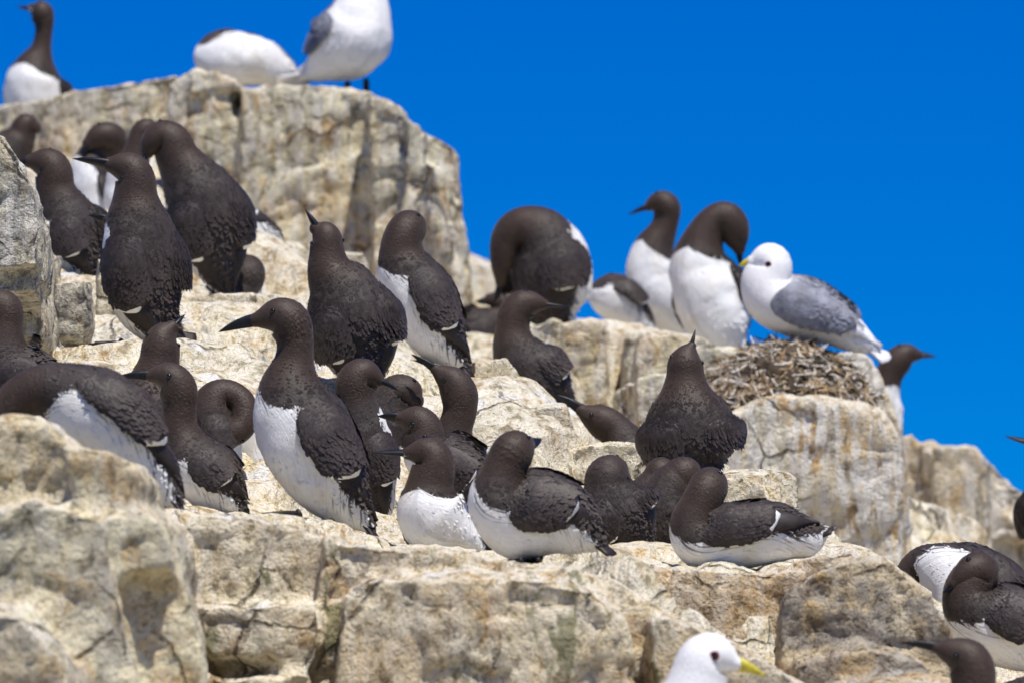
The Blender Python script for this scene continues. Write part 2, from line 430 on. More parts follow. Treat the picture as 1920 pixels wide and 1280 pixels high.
    set_uv(mf, np.repeat(np.stack([s[ii[i0]], ph*rr[i0]], 1), 6, 0)+np.tile([[0, 0], [-.003, .003], [-.003, -.003], [-.008, .002], [-.008, -.002], [-.01, 0]], (tot, 1)))
    fattr(mf, 'sd', np.repeat(sdf, 6)); fattr(mf, 'hd', np.repeat(hd[i0], 6)); fattr(mf, 'fr', np.repeat(rng.uniform(0, 1, tot)*np.where(ii[i0] >= nk-3, .55, 1.), 6)); fattr(mf, 'ft', ft)
    po = link('plumage', mf, M['kplum'] if kit else M['plum'], root); po['kind'] = 'stuff'
    cE, rE, sE, DE, LE, TE = c, r, s, D, Lt, T
    if 'tail' in B:
        tq = B['tail']; tp = P(tq[0], tq[1], d-(tq[2]*k if len(tq) > 2 else 0))
        st = c[0]+D[0]*r[0]*.55; tvv = tp-st; tl_ = np.linalg.norm(tvv); Tt = -tvv/tl_; Dt = norm(D[0]-Tt*np.dot(D[0], Tt))
        js = np.array([1., .66, .33]); pre = st+(tp-st)*js[:, None]
        cE = np.vstack([pre, c+D*(r*.0)[:, None]]); rE = np.concatenate([[.008, .016, .026], r]); sE = np.concatenate([-js*tl_-r[0]*.2, s])
        DE = np.vstack([np.tile(Dt, (3, 1)), D]); TE = np.vstack([np.tile(Tt, (3, 1)), T]); LE = np.cross(TE, DE)
    # ---- folded wings: coverts lobe over a narrower lobe of flight feathers
    def lobe(sg, sa, sb, pc, pw, hgt, name, mat, parent, white_edge, nf, blunt, lift0=.0035, sink=.006):
        nu, nv = 34, 17
        u = np.linspace(0, 1, nu); v = np.linspace(-1, 1, nv)
        ss = sa+(sb-sa)*u
        cw = np.stack([np.interp(ss, sE, cE[:, m]) for m in range(3)], 1); rw = np.interp(ss, sE, rE)
        Dw = norm(np.stack([np.interp(ss, sE, DE[:, m]) for m in range(3)], 1)); Lw = norm(np.stack([np.interp(ss, sE, LE[:, m]) for m in range(3)], 1)); Tw = norm(np.stack([np.interp(ss, sE, TE[:, m]) for m in range(3)], 1))
        rw = np.maximum(rw, .016*(rm/.075))
        lo = np.clip(u/.22, 0, 1); prof = np.sqrt(np.maximum(1-(1-lo)**2, 0))*np.clip((1-u)/blunt, 0.02, 1)**.55
        pcu = np.interp(u, np.linspace(0, 1, len(pc)), pc); pwu = np.interp(u, np.linspace(0, 1, len(pw)), pw)*prof
        PH = np.radians(sg*(pcu[:, None]+pwu[:, None]*v[None, :]))
        dr = Dw[:, None]*np.cos(PH)[..., None]+Lw[:, None]*np.sin(PH)[..., None]
        hh = hgt*np.sqrt(np.maximum(1-v**2, 0))[None, :]**.8*np.minimum(1, prof*1.3)[:, None]*np.clip(u/.35, .15, 1)[:, None]+(lift0+.004)*np.clip(u*2.2, 0, 1)[:, None]*np.clip((v[None, :]+1.)/.9, 0, 1)-.004
        top = cw[:, None]+dr*(rw[:, None]+hh)[..., None]
        jag = fbm(top.reshape(-1, 3)*30, 5, 3).reshape(nu, nv)*.0025
        top = top+dr*jag[..., None]
        bot = cw[:, None]+dr*(rw[:, None]+np.minimum(hh-hgt-sink, 0.))[..., None]
        nvv = nu*nv
        vs = np.vstack([top.reshape(-1, 3), bot.reshape(-1, 3)])-base
        fs = grid_faces(nu, nv)+grid_faces(nu, nv, off=nvv, flip=True)
        bd_ = [j for j in range(nv)]+[i*nv+nv-1 for i in range(1, nu)]+[(nu-1)*nv+j for j in range(nv-2, -1, -1)]+[i*nv for i in range(nu-2, 0, -1)]
        for a, b in zip(bd_, bd_[1:]+bd_[:1]): fs.append((b, a, a+nvv, b+nvv))
        mw = mesh(name, vs, fs)
        uvw = np.stack([np.repeat(ss, nv), (PH*rw[:, None]).ravel()], 1); set_uv(mw, np.vstack([uvw, uvw]))
        ed = np.zeros((nu, nv))
        if white_edge:
            ed = np.maximum(np.clip((u[:, None]-.945)/.02, 0, 1)*np.clip((v[None, :]+.6)/.2, 0, 1), np.clip((u[:, None]-.84)/.03, 0, 1)*np.clip((v[None, :]-.70)/.1, 0, 1))
        edv = np.append(ed.ravel(), ed.ravel())
        fattr(mw, 'ed', edv); fattr(mw, 'fr', np.zeros(len(vs))); fattr(mw, 'ft', np.zeros(len(vs)))
        wo = link(name, mw, mat, parent)
        if nf:
            pi = rng.integers(3, int(nu*(.86)), nf); pj = rng.integers(1, nv-1, nf)
            pp = top[pi, pj]+(top[np.minimum(pi+1, nu-1), pj]-top[pi, pj])*rng.uniform(0, 1, nf)[:, None]+(top[pi, np.minimum(pj+1, nv-1)]-top[pi, pj])*rng.uniform(0, 1, nf)[:, None]
            fl = (.010+.009*u[pi])*(rm/.07)
            v2, f2, t2 = feather_cards(pp-base, norm(dr[pi, pj]), norm(-Tw[pi]), fl, fl*.5, rng, lift=.02)
            mfe = mesh('coverts', v2, f2)
            set_uv(mfe, np.repeat(uvw.reshape(nu, nv, 2)[pi, pj], 6, 0))
            fattr(mfe, 'ed', np.zeros(len(v2))); fattr(mfe, 'fr', np.repeat(rng.uniform(0, 1, nf), 6)); fattr(mfe, 'ft', t2)
            co = link('coverts', mfe, mat, wo); co['kind'] = 'stuff'
        return wo
    if B.get('wings', True):
        ish = nk
        for i in range(im, nk+1):
            if r[i] < .88*rm: ish = i; break
        if 'sh' in B: ish = int(B['sh']*(NR-1))
        sa = s[ish]; send = sE[0]+(.03 if not kit else 0.)*s[-1]
        wsp = B.get('wspread', 0); wm_, pm_ = (M['kwing'], M['kprim']) if kit else (M['wing'], M['prim'])
        for sg in (-1, 1):
            smid = sa+(send-sa)*(.66 if not kit else .74)
            wo = lobe(sg, sa, smid, [56+wsp, 56+wsp, 54+wsp, 48+wsp] if not kit else [52, 52, 48, 40], [30, 38, 38, 30] if not kit else [40, 48, 46, 36], (.0085+.00045*max(wsp,0))*(rm/.07), 'wing', wm_, root, .055 if not kit else 0, 420, .11, lift0=.0105)
            lobe(sg, sa+(smid-sa)*.55, send, [60+wsp, 54+wsp, 42+wsp*.6, 24], [24, 27, 26, 18], .004*(rm/.07), 'primaries', pm_, wo, 0, 0, .5)
    # ---- tail
    tl = (.055 if not kit else .07)*(rm/.075); tv = []
    tc, tT, tD, tL = (c[2], T[1], D[1], Lt[1]) if 'tail' not in B else (cE[1], TE[0], DE[0], LE[0])
    nu, nv = 6, 9
    for i in range(nu):
        u = i/(nu-1)
        for j in range(nv):
            vv = -1+2*j/(nv-1)
            wdt = (.012+(.016 if not kit else .028)*u)*(rm/.07)
            e = tc-tT*(tl*(u*(1-.22*vv*vv*u)) - .02)+tL*wdt*vv-tD*(.004*vv*vv)
            for h2 in (.0035, -.0035): tv.append(e+tD*(h2*(1-.6*u))+tD*(.0012*(j % 2))-base)
    tf = []
    I = lambda i, j, h: (i*nv+j)*2+h
    for i in range(nu-1):
        for j in range(nv-1):
            tf.append((I(i, j, 0), I(i, j+1, 0), I(i+1, j+1, 0), I(i+1, j, 0))); tf.append((I(i, j, 1), I(i+1, j, 1), I(i+1, j+1, 1), I(i, j+1, 1)))
    for i in range(nu-1):
        tf.append((I(i, 0, 0), I(i+1, 0, 0), I(i+1, 0, 1), I(i, 0, 1))); tf.append((I(i, nv-1, 0), I(i, nv-1, 1), I(i+1, nv-1, 1), I(i+1, nv-1, 0)))
    for j in range(nv-1):
        tf.append((I(0, j, 0), I(0, j, 1), I(0, j+1, 1), I(0, j+1, 0))); tf.append((I(nu-1, j, 0), I(nu-1, j+1, 0), I(nu-1, j+1, 1), I(nu-1, j, 1)))
    mt = mesh('tail', tv, tf)
    set_uv(mt, [[0, 0]]*len(tv)); fattr(mt, 'ed', np.zeros(len(tv))); fattr(mt, 'fr', np.zeros(len(tv))); fattr(mt, 'ft', np.zeros(len(tv)))
    link('tail', mt, M['kprim'] if kit else M['prim'], root)
    for f_ in B.get('feet', []): FEET.append((root, base, d, f_))
    return root

# ------------------------------------------------------------------ the birds (spine from tail to bill base: x, y, radius, depth offset in photograph pixels)
exec_birds = []
def G(label, d, spine, tip, dorsal, **k):
    exec_birds.append(dict(label=label, d=d, spine=spine, tip=tip, dorsal=dorsal, group='guillemots on the rock ledges', **k))
def K(label, d, spine, tip, dorsal, **k):
    exec_birds.append(dict(label=label, d=d, spine=spine, tip=tip, dorsal=dorsal, species='kittiwake', group='kittiwakes among the guillemots', **k))

G('guillemot with white breast standing at top left corner against the sky', 15.5, [(72,238,22),(68,215,48),(65,180,57),(64,145,52),(69,118,36),(77,92,20),(82,62,16),(82,40,19),(78,25,23),(68,19,19),(60,16,9)], (32,13), (.45,.1,-.9), perch=True)
G('dark guillemot hunched low under the white-breasted one at top left', 14.8, [(-50,330,14),(-20,310,38),(10,290,44),(32,268,36),(42,252,27),(47,240,26),(54,236,24),(66,240,13)], (76,252,-10), (.1,.6,.7))
G('white-bellied guillemot bent over on the crag top, left of the kittiwake', 15.2, [(556,146,9,-20),(530,134,28,-10),(490,118,46),(445,112,52),(405,112,40),(388,105,26,-20),(400,84,22,-45),(425,70,17,-60),(440,68,11,-70)], (465,70,-90), (.45,.5,-.72), neck=.78, phi0=62, wings=False, perch=True)
K('kittiwake standing on the crag top, head cut off by the frame', 15.08, [(562,148,5,-50),(590,134,20,-40),(625,112,48,-15),(655,85,68),(668,55,70),(678,20,56),(683,-15,42),(685,-45,41),(688,-62,36),(705,-68,20),(716,-66,12)], (748,-58), (-.62,.35,-.7), feet=[(688,158,-70,.06),(652,150,-80,.04)], base=[(688,164)], perch=True)
G('brown guillemot beside the grey rock pillar, head turned to it', 12.0, [(182,520,12),(165,500,34),(146,465,54),(132,425,58),(116,390,48),(104,355,37),(101,326,36),(92,310,33),(72,304,24),(56,303,13)], (14,312), (.55,.35,.75), wspread=-5)
G('guillemot preening its white breast behind the sharp standing one', 13.8, [(200,440,26),(185,410,40),(172,365,42),(168,325,38),(182,288,32,-10),(208,268,30,-8),(206,256,27,6),(184,258,24,14),(166,270,13,20)], (152,296,24), (.7,.2,-.35), neck=.55)
G('guillemot with only neck and white breast showing between two brown ones', 13.3, [(262,450,26),(250,420,38),(238,375,42),(240,330,36),(256,290,27),(264,262,24),(270,246,23),(282,240,18),(292,243,9)], (320,252,-10), (.8,.1,.1))
G('big dark-backed guillemot preening at the foot of the crag', 12.3, [(432,562,8),(420,532,26),(409,492,48),(397,450,66),(386,408,74),(374,368,70),(350,325,52),(332,294,41),(320,266,38),(300,260,33),(284,272,24,6),(276,286,13,8)], (262,318,10), (.28,.25,.9))
G('sharp upright guillemot with black bill pointing left, back to us', 11.2, [(346,640,6),(322,626,26),(294,600,49),(274,560,65),(267,508,73),(261,445,70),(256,402,56),(254,367,42),(254,338,38),(244,318,34),(222,311,24),(206,309,15)], (136,297), (.52,.12,.85), feet=[(226,627,190,.012)], base=[(250,634),(330,644)])
G('guillemot lying low against the crag, mostly hidden by a dark back', 13.1, [(524,446,8),(500,434,20),(468,424,32),(430,420,38),(395,415,34),(372,400,24),(355,392,22),(340,396,12)], (318,404,-10), (.1,.85,-.1), phi0=70)
G('round brown head of a guillemot low behind the ledge, below the crag', 12.4, [(400,600,14),(420,585,40),(445,562,46),(460,535,34),(465,516,33),(463,506,30,-14),(455,504,18,-34)], (446,508,-80), (.2,.4,.8), torso=2)
G('guillemot pointing its bill up to the left in front of crag', 11.1, [(702,738,8),(694,714,28),(683,682,56),(667,633,78),(653,580,80),(636,537,64),(618,506,44),(613,472,33),(611,446,30),(601,434,24),(592,428,13)], (572,391), (.22,.22,.95), base=[(660,712)])
G('slim leaning guillemot with white flank, head turned away, beside crag edge', 11.5, [(880,697,6),(857,670,26),(828,636,52),(804,594,63),(786,550,66),(762,508,58),(753,474,43),(756,444,37),(764,430,35,-8),(770,424,31,-28),(774,421,18,-50)], (782,418,-110), (.86,.36,.12), feet=[(785,688,200,.015)], base=[(800,690),(868,706)])
G('brown guillemot doubled over preening against the sky', 13.7, [(1052,602,30),(1042,575,60),(1036,530,74),(1030,485,76),(1010,445,60),(978,432,44),(957,448,37),(949,482,31),(945,512,23),(941,530,13)], (926,568), (-.55,-.45,.6), torso=3, wspread=8, perch=True)
G('guillemot half hidden behind the crag edge, brown head low', 14.3, [(860,640,20),(885,625,36),(915,612,38),(938,592,26),(944,574,20),(934,564,19),(918,562,12)], (890,566), (.3,.7,.5))
G('dark guillemot facing right below the doubled-over one', 12.2, [(1078,772,12),(1035,738,46),(994,694,58),(967,654,45),(961,618,33),(966,588,32),(984,571,29),(1006,569,19),(1022,571,9)], (1069,576), (-.35,.35,.85))
G('guillemot with white side tucked between the preening and the standing bird', 14.3, [(1220,618,10),(1196,596,28),(1164,566,40),(1140,556,38),(1130,548,26,-12),(1148,534,22,-28),(1166,530,16,-34)], (1190,535,-40), (.75,.55,-.3), neck=.75, perch=True)
G('white-breasted guillemot on the skyline looking left', 14.6, [(1304,612,8),(1270,596,36),(1240,555,54),(1224,508,50),(1226,468,40),(1242,434,27),(1250,408,24),(1250,390,27),(1238,381,25),(1222,384,15),(1214,389,8)], (1177,403), (.75,.12,-.65), phi0=64, perch=True)
G('white-breasted guillemot tucking its bill beside the kittiwake', 14.0, [(1385,655,24),(1362,632,54),(1340,590,66),(1324,540,67),(1312,492,56),(1318,452,40),(1338,418,32),(1360,410,33),(1374,428,32),(1382,452,23),(1386,468,12)], (1390,504), (.5,.2,-.85), phi0=64, perch=True)
K('kittiwake with grey wings sitting on the straw nest', 13.0, [(1648,660,7),(1615,641,22),(1562,608,43),(1500,580,55),(1452,560,55),(1436,530,48),(1444,504,42),(1443,491,39),(1428,488,29),(1412,492,14)], (1385,498), (.30,.85,.38), wspread=-4, neck=.66, sh=.72, perch=True)
G('guillemot behind the nest with black head and bill pointing right', 14.4, [(1660,900,14),(1658,870,36),(1654,820,38),(1655,770,36),(1660,730,28),(1668,700,26),(1684,676,27),(1704,664,21),(1720,665,11)], (1756,668), (-.5,.3,-.75), phi0=64, perch=True)
G('guillemot at right edge with only its black bill in frame', 12.6, [(2000,1050,20),(1988,1005,50),(1978,955,62),(1978,898,50),(1982,860,36),(1978,838,34),(1958,830,26),(1935,828,14),(1926,827,9)], (1884,817), (-.5,.2,.8), perch=True)
G('brown guillemot cut by the left frame edge, below the pillar', 10.3, [(118,712,14),(90,708,36),(52,706,60),(18,690,60),(6,652,46),(8,612,36),(8,582,35),(-6,572,31),(-28,574,19),(-38,577,10)], (-90,590), (.5,.55,.6))
G('guillemot bending over its dirty white breast behind the near boulder', 9.25, [(338,956,10),(305,905,36),(258,845,62),(200,785,80),(138,748,74),(88,732,52),(45,742,42),(15,772,39),(-5,806,30),(-14,830,17)], (-30,890), (.75,.64,-.16), neck=.71, phi0=80)
G('hunched brown guillemot between the bending one and long-necked one', 9.75, [(300,960,20),(285,930,44),(262,880,52),(256,830,44),(258,785,36),(257,758,32),(248,750,26,-10),(238,752,14,-22)], (228,770,-50), (.3,.3,.85), torso=2)
G('guillemot seen from behind with its bill raised, right of the hunched left birds', 10.6, [(310,900,22),(300,860,62),(290,800,80),(286,752,74),(292,712,50),(299,676,38),(302,648,36),(309,628,28),(324,613,13)], (347,589,-14), (.1,.25,.95))
G('long-necked guillemot with bill pointing left in front of raised bill', 10.0, [(458,958,12),(428,932,42),(388,892,62),(354,850,54),(338,802,34),(337,764,32),(335,732,36),(320,709,32),(296,703,20),(282,705,11)], (216,706), (.72,.66,.2))
G('guillemot curling its neck round to preen its back', 10.6, [(428,900,18),(416,880,42),(402,830,52),(398,780,48),(408,748,38),(432,740,28),(455,758,26,10),(456,794,26,24),(434,814,24,34),(410,824,14,38)], (384,836,36), (-.65,.15,.7), neck=.45)
G('guillemot of which a round white belly shows left of tall bird', 10.7, [(620,935,16),(578,912,44),(524,866,66),(512,828,58),(545,786,46),(570,764,36),(580,748,32),(572,738,20)], (545,735,-30), (.75,.45,-.3), phi0=70)
G('tall foreground guillemot with white front and long black bill pointing left', 10.0, [(702,1000,6),(682,974,26),(652,946,50),(624,906,74),(600,862,86),(574,810,90),(552,758,80),(546,715,58),(552,674,37),(553,638,35),(543,604,41),(518,592,35),(494,597,21),(480,600,14)], (409,621), (.86,.34,.02), feet=[(556,968,200,.008,.085),(618,982,215,.008,.085)], base=[(590,984),(690,1010)], wspread=2)
G('guillemot peering right over the back of the tall foreground bird', 10.45, [(722,985,10),(710,945,32),(694,885,50),(683,828,53),(676,786,43),(668,750,37),(668,718,39),(684,702,33),(703,708,19),(712,714,11)], (749,733), (-.4,.15,.88))
G('guillemot resting with its brown head bowed among the raised heads', 10.95, [(690,850,18),(705,826,44),(722,790,48),(738,758,41),(750,740,39),(766,740,32,8),(778,752,18,16)], (790,775,20), (-.2,.5,.8), torso=2)
G('guillemot stretching its head up to the left, black bill raised', 10.9, [(868,915,16),(860,890,46),(852,845,44),(853,806,33),(862,770,32),(861,738,35),(846,714,30),(826,699,17),(816,692,10)], (771,663), (.65,.4,.5))
G('guillemot with low flat head facing left and scaly brown back', 10.3, [(936,930,12),(898,904,42),(850,878,58),(810,858,54),(796,828,42),(793,804,37),(780,790,32),(762,785,22),(750,783,12)], (707,779), (.42,.72,.5))
G('guillemot sitting upright with clean white breast and pale brown head', 9.9, [(902,1024,9),(874,1002,34),(832,978,68),(808,948,66),(806,912,46),(812,880,41),(811,860,38),(796,848,31),(776,848,19),(764,849,12)], (697,848), (.3,.25,-.92), phi0=66, base=[(820,1030)])
G('guillemot sitting on the front ledge with its head turned away', 9.6, [(1132,1022,12),(1095,996,46),(1036,968,78),(975,962,86),(938,936,64),(942,896,46),(952,866,41),(962,846,40),(974,838,32,-24),(986,832,18,-44)], (1016,822,-90), (.55,.8,.15), neck=.70, feet=[(1010,1052,240,.04)], base=[(1010,1056)], wspread=4)
G('guillemot asleep with round head sunk in shoulders, right of the ledge sitter', 10.25, [(1212,1024,18),(1186,994,52),(1160,962,66),(1146,932,58),(1140,904,45),(1142,892,42),(1152,888,34,-10),(1166,896,18,-24)], (1186,908,-40), (-.12,.5,.85), torso=2)
G('guillemot showing a small brown head between two sleeping ones', 10.75, [(1200,985,16),(1208,960,40),(1220,925,42),(1232,896,29),(1240,882,27),(1250,882,19,-12)], (1268,892,-30), (-.2,.5,.8), torso=2)
G('guillemot asleep with its head turned right, behind the lying bird', 10.45, [(1262,1020,18),(1256,995,50),(1246,955,58),(1256,920,48),(1276,895,37),(1286,888,34),(1298,894,21,-12)], (1318,908,-30), (-.25,.45,.85), torso=2)
G('guillemot pointing its bill straight up, back to us, wings held out', 11.0, [(1318,912,8),(1310,888,42),(1301,852,74),(1293,808,88),(1289,765,74),(1286,732,48),(1285,704,36),(1286,678,33),(1292,658,20),(1297,648,9)], (1304,617,-10), (.02,.25,.95), base=[(1295,890)], wspread=-4)
G('guillemot lying flat on the pale slab, white flank streaked dark', 9.9, [(1554,992,9),(1512,1004,38),(1445,1000,60),(1372,1006,64),(1318,1010,60),(1302,982,48),(1312,950,40),(1322,926,37),(1329,912,37,-12),(1334,904,30,-38),(1338,903,16,-58)], (1344,905,-120), (.1,.97,.12), torso=3, base=[(1380,1062)], neck=.70)
G('guillemot arching its neck down to preen, beyond grey boulder at right', 10.4, [(1935,1275,14),(1905,1225,50),(1858,1155,80),(1808,1096,84),(1764,1066,56,-10),(1722,1056,30,-30),(1693,1098,25,-34),(1692,1142,23,-34),(1706,1180,20,-28),(1720,1202,11,-24)], (1740,1236,-20), (.74,.36,-.45), neck=.69, phi0=70)
G('guillemot twisting its head onto its shoulder at right edge', 9.8, [(2010,1255,16),(1965,1215,54),(1898,1178,78),(1840,1150,72),(1816,1112,50),(1828,1082,43),(1836,1070,40),(1820,1072,32,14),(1798,1086,20,24),(1788,1094,11,28)], (1768,1112,30), (.62,.72,.15))
G('nearest guillemot at bottom right, head and black bill pointing left', 8.8, [(1900,1520,20),(1880,1470,60),(1856,1400,84),(1836,1340,66),(1826,1295,44),(1824,1258,43),(1812,1234,40),(1788,1222,29),(1766,1216,18),(1756,1213,11)], (1687,1203), (.75,.3,.35))
K('blurred kittiwake at bottom with white head and yellow bill pointing right', 8.55, [(1220,1560,16),(1238,1500,60),(1262,1420,92),(1284,1350,80),(1302,1300,62),(1312,1262,54),(1322,1238,52),(1342,1228,43),(1364,1236,26),(1378,1243,15)], (1437,1266), (-.72,.3,.2), neck=.55)
G('guillemot head resting behind the pale block, bill pointing up left', 11.5, [(1215,905,14),(1196,880,44),(1174,842,46),(1152,806,33),(1128,790,32),(1106,778,22),(1090,769,12)], (1042,738), (.5,.75,.2))
G('guillemot hidden behind the sharp upright bird, only its bill tip out', 11.75, [(285,580,14),(275,550,44),(264,500,50),(250,456,40),(234,428,28),(216,416,22),(200,412,10)], (165,403), (.6,.4,.4))

for B in exec_birds: make_bird(B)

# ------------------------------------------------------------------ rocks
def evaluated_remesh(me, voxel):
    o = bpy.data.objects.new('tmp', me); COL.objects.link(o)
    md = o.modifiers.new('r', 'REMESH'); md.mode = 'VOXEL'; md.voxel_size = voxel; md.adaptivity = 0
    dg = bpy.context.evaluated_depsgraph_get()
    out = bpy.data.meshes.new_from_object(o.evaluated_get(dg))
    bpy.data.objects.remove(o)
    return out
def get_co(me):
    a = np.empty(len(me.vertices)*3, dtype=np.float32); me.vertices.foreach_get('co', a); return a.reshape(-1, 3).astype(float)
def get_no(me):
    a = np.empty(len(me.vertices)*3, dtype=np.float32); me.vertices.foreach_get('normal', a); return a.reshape(-1, 3).astype(float)
def set_co(me, co):
    me.vertices.foreach_set('co', np.ascontiguousarray(co, dtype=np.float32).ravel()); me.update()
def smooth(me, co, it):
    e = np.empty(len(me.edges)*2, dtype=np.int32); me.edges.foreach_get('vertices', e); e = e.reshape(-1, 2); n = len(co)
    deg = np.bincount(e.ravel(), minlength=n)
    for _ in range(it):
        acc = np.stack([np.bincount(e[:, 0], co[e[:, 1], k], n)+np.bincount(e[:, 1], co[e[:, 0], k], n) for k in range(3)], 1)
        co = .4*co+.6*acc/np.maximum(deg, 1)[:, None]
    return co
def roughen(me, seed, big=.008, cell=.004, csize=(.13, .13, .17), fine=.0045, crack=.005, groove=0., pit=.0045):
    co = get_co(me); no = get_no(me)
    wob = np.stack([fbm(co*7+31*k, seed+k, 3) for k in range(3)], 1)*.045
    q = co+wob
    dsp = big*fbm(co*4.5, seed, 3)
    cid, ed = voronoi(q/np.array(csize), seed+4)
    dsp += cell*cid - crack*np.exp(-ed/.07)
    cid2, ed2 = voronoi(q/(np.array(csize)*.42), seed+14)
    dsp += cell*.38*cid2 - crack*.45*np.exp(-ed2/.09)
    dsp += fine*fbm(co*26, seed+20, 4)
    rg = 1-abs(fbm(q*11, seed+40, 4))*2.2
    dsp -= pit*np.clip(rg, 0, 1)**4
    rg = 1-abs(fbm(q*np.array([27, 27, 22]), seed+44, 3))*2.2
    dsp -= pit*.45*np.clip(rg, 0, 1)**4
    if groove:
        st = 1-np.clip(abs(no[:, 2])*1.4, 0, 1)
        dsp += st*groove*fbm(q*np.array([17, 17, 1.8]), seed+30, 3)
    co = co+no*dsp[:, None]
    set_co(me, co)
    me.polygons.foreach_set('use_smooth', [True]*len(me.polygons)); me.update()

def block(front, d, t, rise=0., shear=0.):
    """front polygon in photograph pixels at depth d (or per-point depth), t metres deep, its top rising towards the back"""
    ys = [p[1] for p in front]; y0, y1 = min(ys), max(ys)
    out = []
    for p in front:
        w0 = P(p[0], p[1], p[2] if len(p) > 2 else d)
        f = 1-(p[1]-y0)/max(y1-y0, 1)
        out += [w0, w0+np.array([shear*t, t, rise*f+0.])]
    return out
def clip(pts, co, no):
    out = []
    for sg in (1, -1):
        bm = bmesh.new(); vs = [bm.verts.new(tuple(p)) for p in pts]
        bmesh.ops.convex_hull(bm, input=vs)
        bmesh.ops.bisect_plane(bm, geom=bm.verts[:]+bm.edges[:]+bm.faces[:], plane_co=tuple(co), plane_no=tuple(no*sg), clear_outer=True)
        out.append(np.array([v.co[:] for v in bm.verts])); bm.free()
    return out
def shatter(pts, size, rng, gap, off):
    """break a convex block along joints into angular pieces, each shrunk and shifted a little"""
    todo, res = [np.array(pts)], []
    while todo:
        p = todo.pop(); ext = p.max(0)-p.min(0)
        if len(p) < 4 or max(ext[0], ext[2]) < size*rng.uniform(.8, 1.9): res.append(p); continue
        n = np.array([1., 0, 0]) if ext[0] > ext[2]*rng.uniform(.6, 1.3) else np.array([0, 0, 1.])
        n = norm(n+rng.normal(0, .26, 3)*np.array([1, .8, 1])); c0 = (p.max(0)+p.min(0))/2+rng.uniform(-.22, .22, 3)*ext
        a, b = clip(p, c0, n)
        if len(a) < 4 or len(b) < 4: res.append(p); continue
        todo += [a, b]
    out = []
    for p in res:
        if len(p) < 4: continue
        c0 = p.mean(0); e = np.maximum(p.max(0)-p.min(0), .02); g = gap*rng.uniform(.3, 1.8)
        q = c0+(p-c0)*np.clip(1-g/e, .7, 1)
        q = q+np.array([rng.normal(0, .3), rng.normal(0, 1.), rng.normal(-.15, .35)])*off
        a = rng.normal(0, .05); d_ = q-c0; q = c0+np.stack([d_[:, 0]*math.cos(a)-d_[:, 1]*math.sin(a), d_[:, 0]*math.sin(a)+d_[:, 1]*math.cos(a), d_[:, 2]], 1)
        out.append(q)
    core = np.array(pts); c0 = core.mean(0); e = np.maximum(core.max(0)-core.min(0), .02)
    out.append(c0+(core-c0)*np.clip(1-.045/e, .5, 1)+np.array([0, .012, 0]))
    return out
def rock(name, label, hulls, mat, voxel=.011, sm=1, seed=0, cat='rock', group=None, piece=.22, gap=.013, off=.012, **rk):
    bm = bmesh.new(); rgn = np.random.default_rng(seed)
    if piece: hulls = [q for h in hulls for q in shatter(h, piece, rgn, gap, off)]
    for h in hulls:
        vs = [bm.verts.new(tuple(p)) for p in h]
        res = bmesh.ops.convex_hull(bm, input=vs)
        junk = [g for g in res['geom_interior'] if isinstance(g, bmesh.types.BMVert)]
        if junk: bmesh.ops.delete(bm, geom=junk, context='VERTS')
    me = bpy.data.meshes.new(name); bm.to_mesh(me); bm.free()
    me = evaluated_remesh(me, voxel)
    set_co(me, smooth(me, get_co(me), sm))
    roughen(me, seed, **rk)
    co = get_co(me); base = np.array([co[:, 0].mean(), co[:, 1].mean(), co[:, 2].min()])
    set_co(me, co-base)
    o = link(name, me, mat, loc=base); tag(o, label, cat, group)
    return o

cream = rock_mat('cream_ledge_rock', (.76, .655, .46), grey=.3, ochre=.5, guano=.95, streak=.15, speck=.5, runs=.4)
front_m = rock_mat('front_ledge_rock', (.75, .63, .43), grey=.25, ochre=.75, guano=.9, streak=.10, speck=.6, off=3.1, green=.7, runs=.25)
near_m = rock_mat('near_boulder_rock', (.76, .655, .44), grey=.5, ochre=.6, guano=.75, streak=.15, speck=.5, off=7.7, runs=.2)
crag_m = rock_mat('crag_rock', (.78, .67, .45), grey=.5, ochre=.85, guano=.95, streak=.5, speck=.65, off=12.3, runs=.5)
nest_m = rock_mat('streaked_pillar_rock', (.75, .66, .50), grey=.3, ochre=.8, guano=1., streak=.6, speck=.4, off=17.9, runs=1.)
far_m = rock_mat('far_ridge_rock', (.66, .58, .42), grey=.5, ochre=.5, guano=.85, streak=.7, speck=.4, off=21., runs=.6)
grey_m = rock_mat('grey_boulder_rock', (.55, .46, .31), grey=.62, ochre=.5, guano=.3, streak=.05, speck=.8, off=27., runs=.08)
slab_m = rock_mat('slab_rock', (.60, .46, .28), grey=.25, ochre=.6, guano=.8, streak=.15, speck=.65, off=41., runs=.25)
pill_m = rock_mat('mossy_pillar_rock', (.56, .53, .42), grey=.6, ochre=.25, guano=.55, streak=.6, speck=.7, off=33.)

# the tall crag
rock('crag', 'tall weathered crag rising behind the birds at upper left', [
    block([(-60,205),(90,205),(130,160),(300,158),(350,130),(370,330),(360,700),(-60,700)], 15.35, 1.3, .02),
    block([(330,150),(385,112),(450,150),(470,300),(470,720),(320,720),(322,260)], 14.95, 1.0, .02),
    block([(440,152),(565,150),(690,163),(752,196),(770,330),(780,720),(430,720)], 14.9, 1.0, .02),
    block([(735,215),(795,268),(840,278),(852,400),(868,520),(888,640),(890,760),(730,760)], 14.7, 1.0, .0),
    block([(745,300),(800,288,14.62),(835,310,14.62),(850,420,14.62),(880,640,14.55),(885,760,14.55),(760,760)], 14.75, .5),
    block([(340,140),(390,110),(440,140),(450,160),(340,170)], 14.9, .5),
    block([(680,170),(752,196),(800,256),(815,400),(820,740),(680,740)], 14.74, .8),
], crag_m, seed=11, voxel=.010, piece=.6, gap=.010, off=.012, big=.016, groove=.014, crack=.010, fine=.006, csize=(.2, .2, .3))
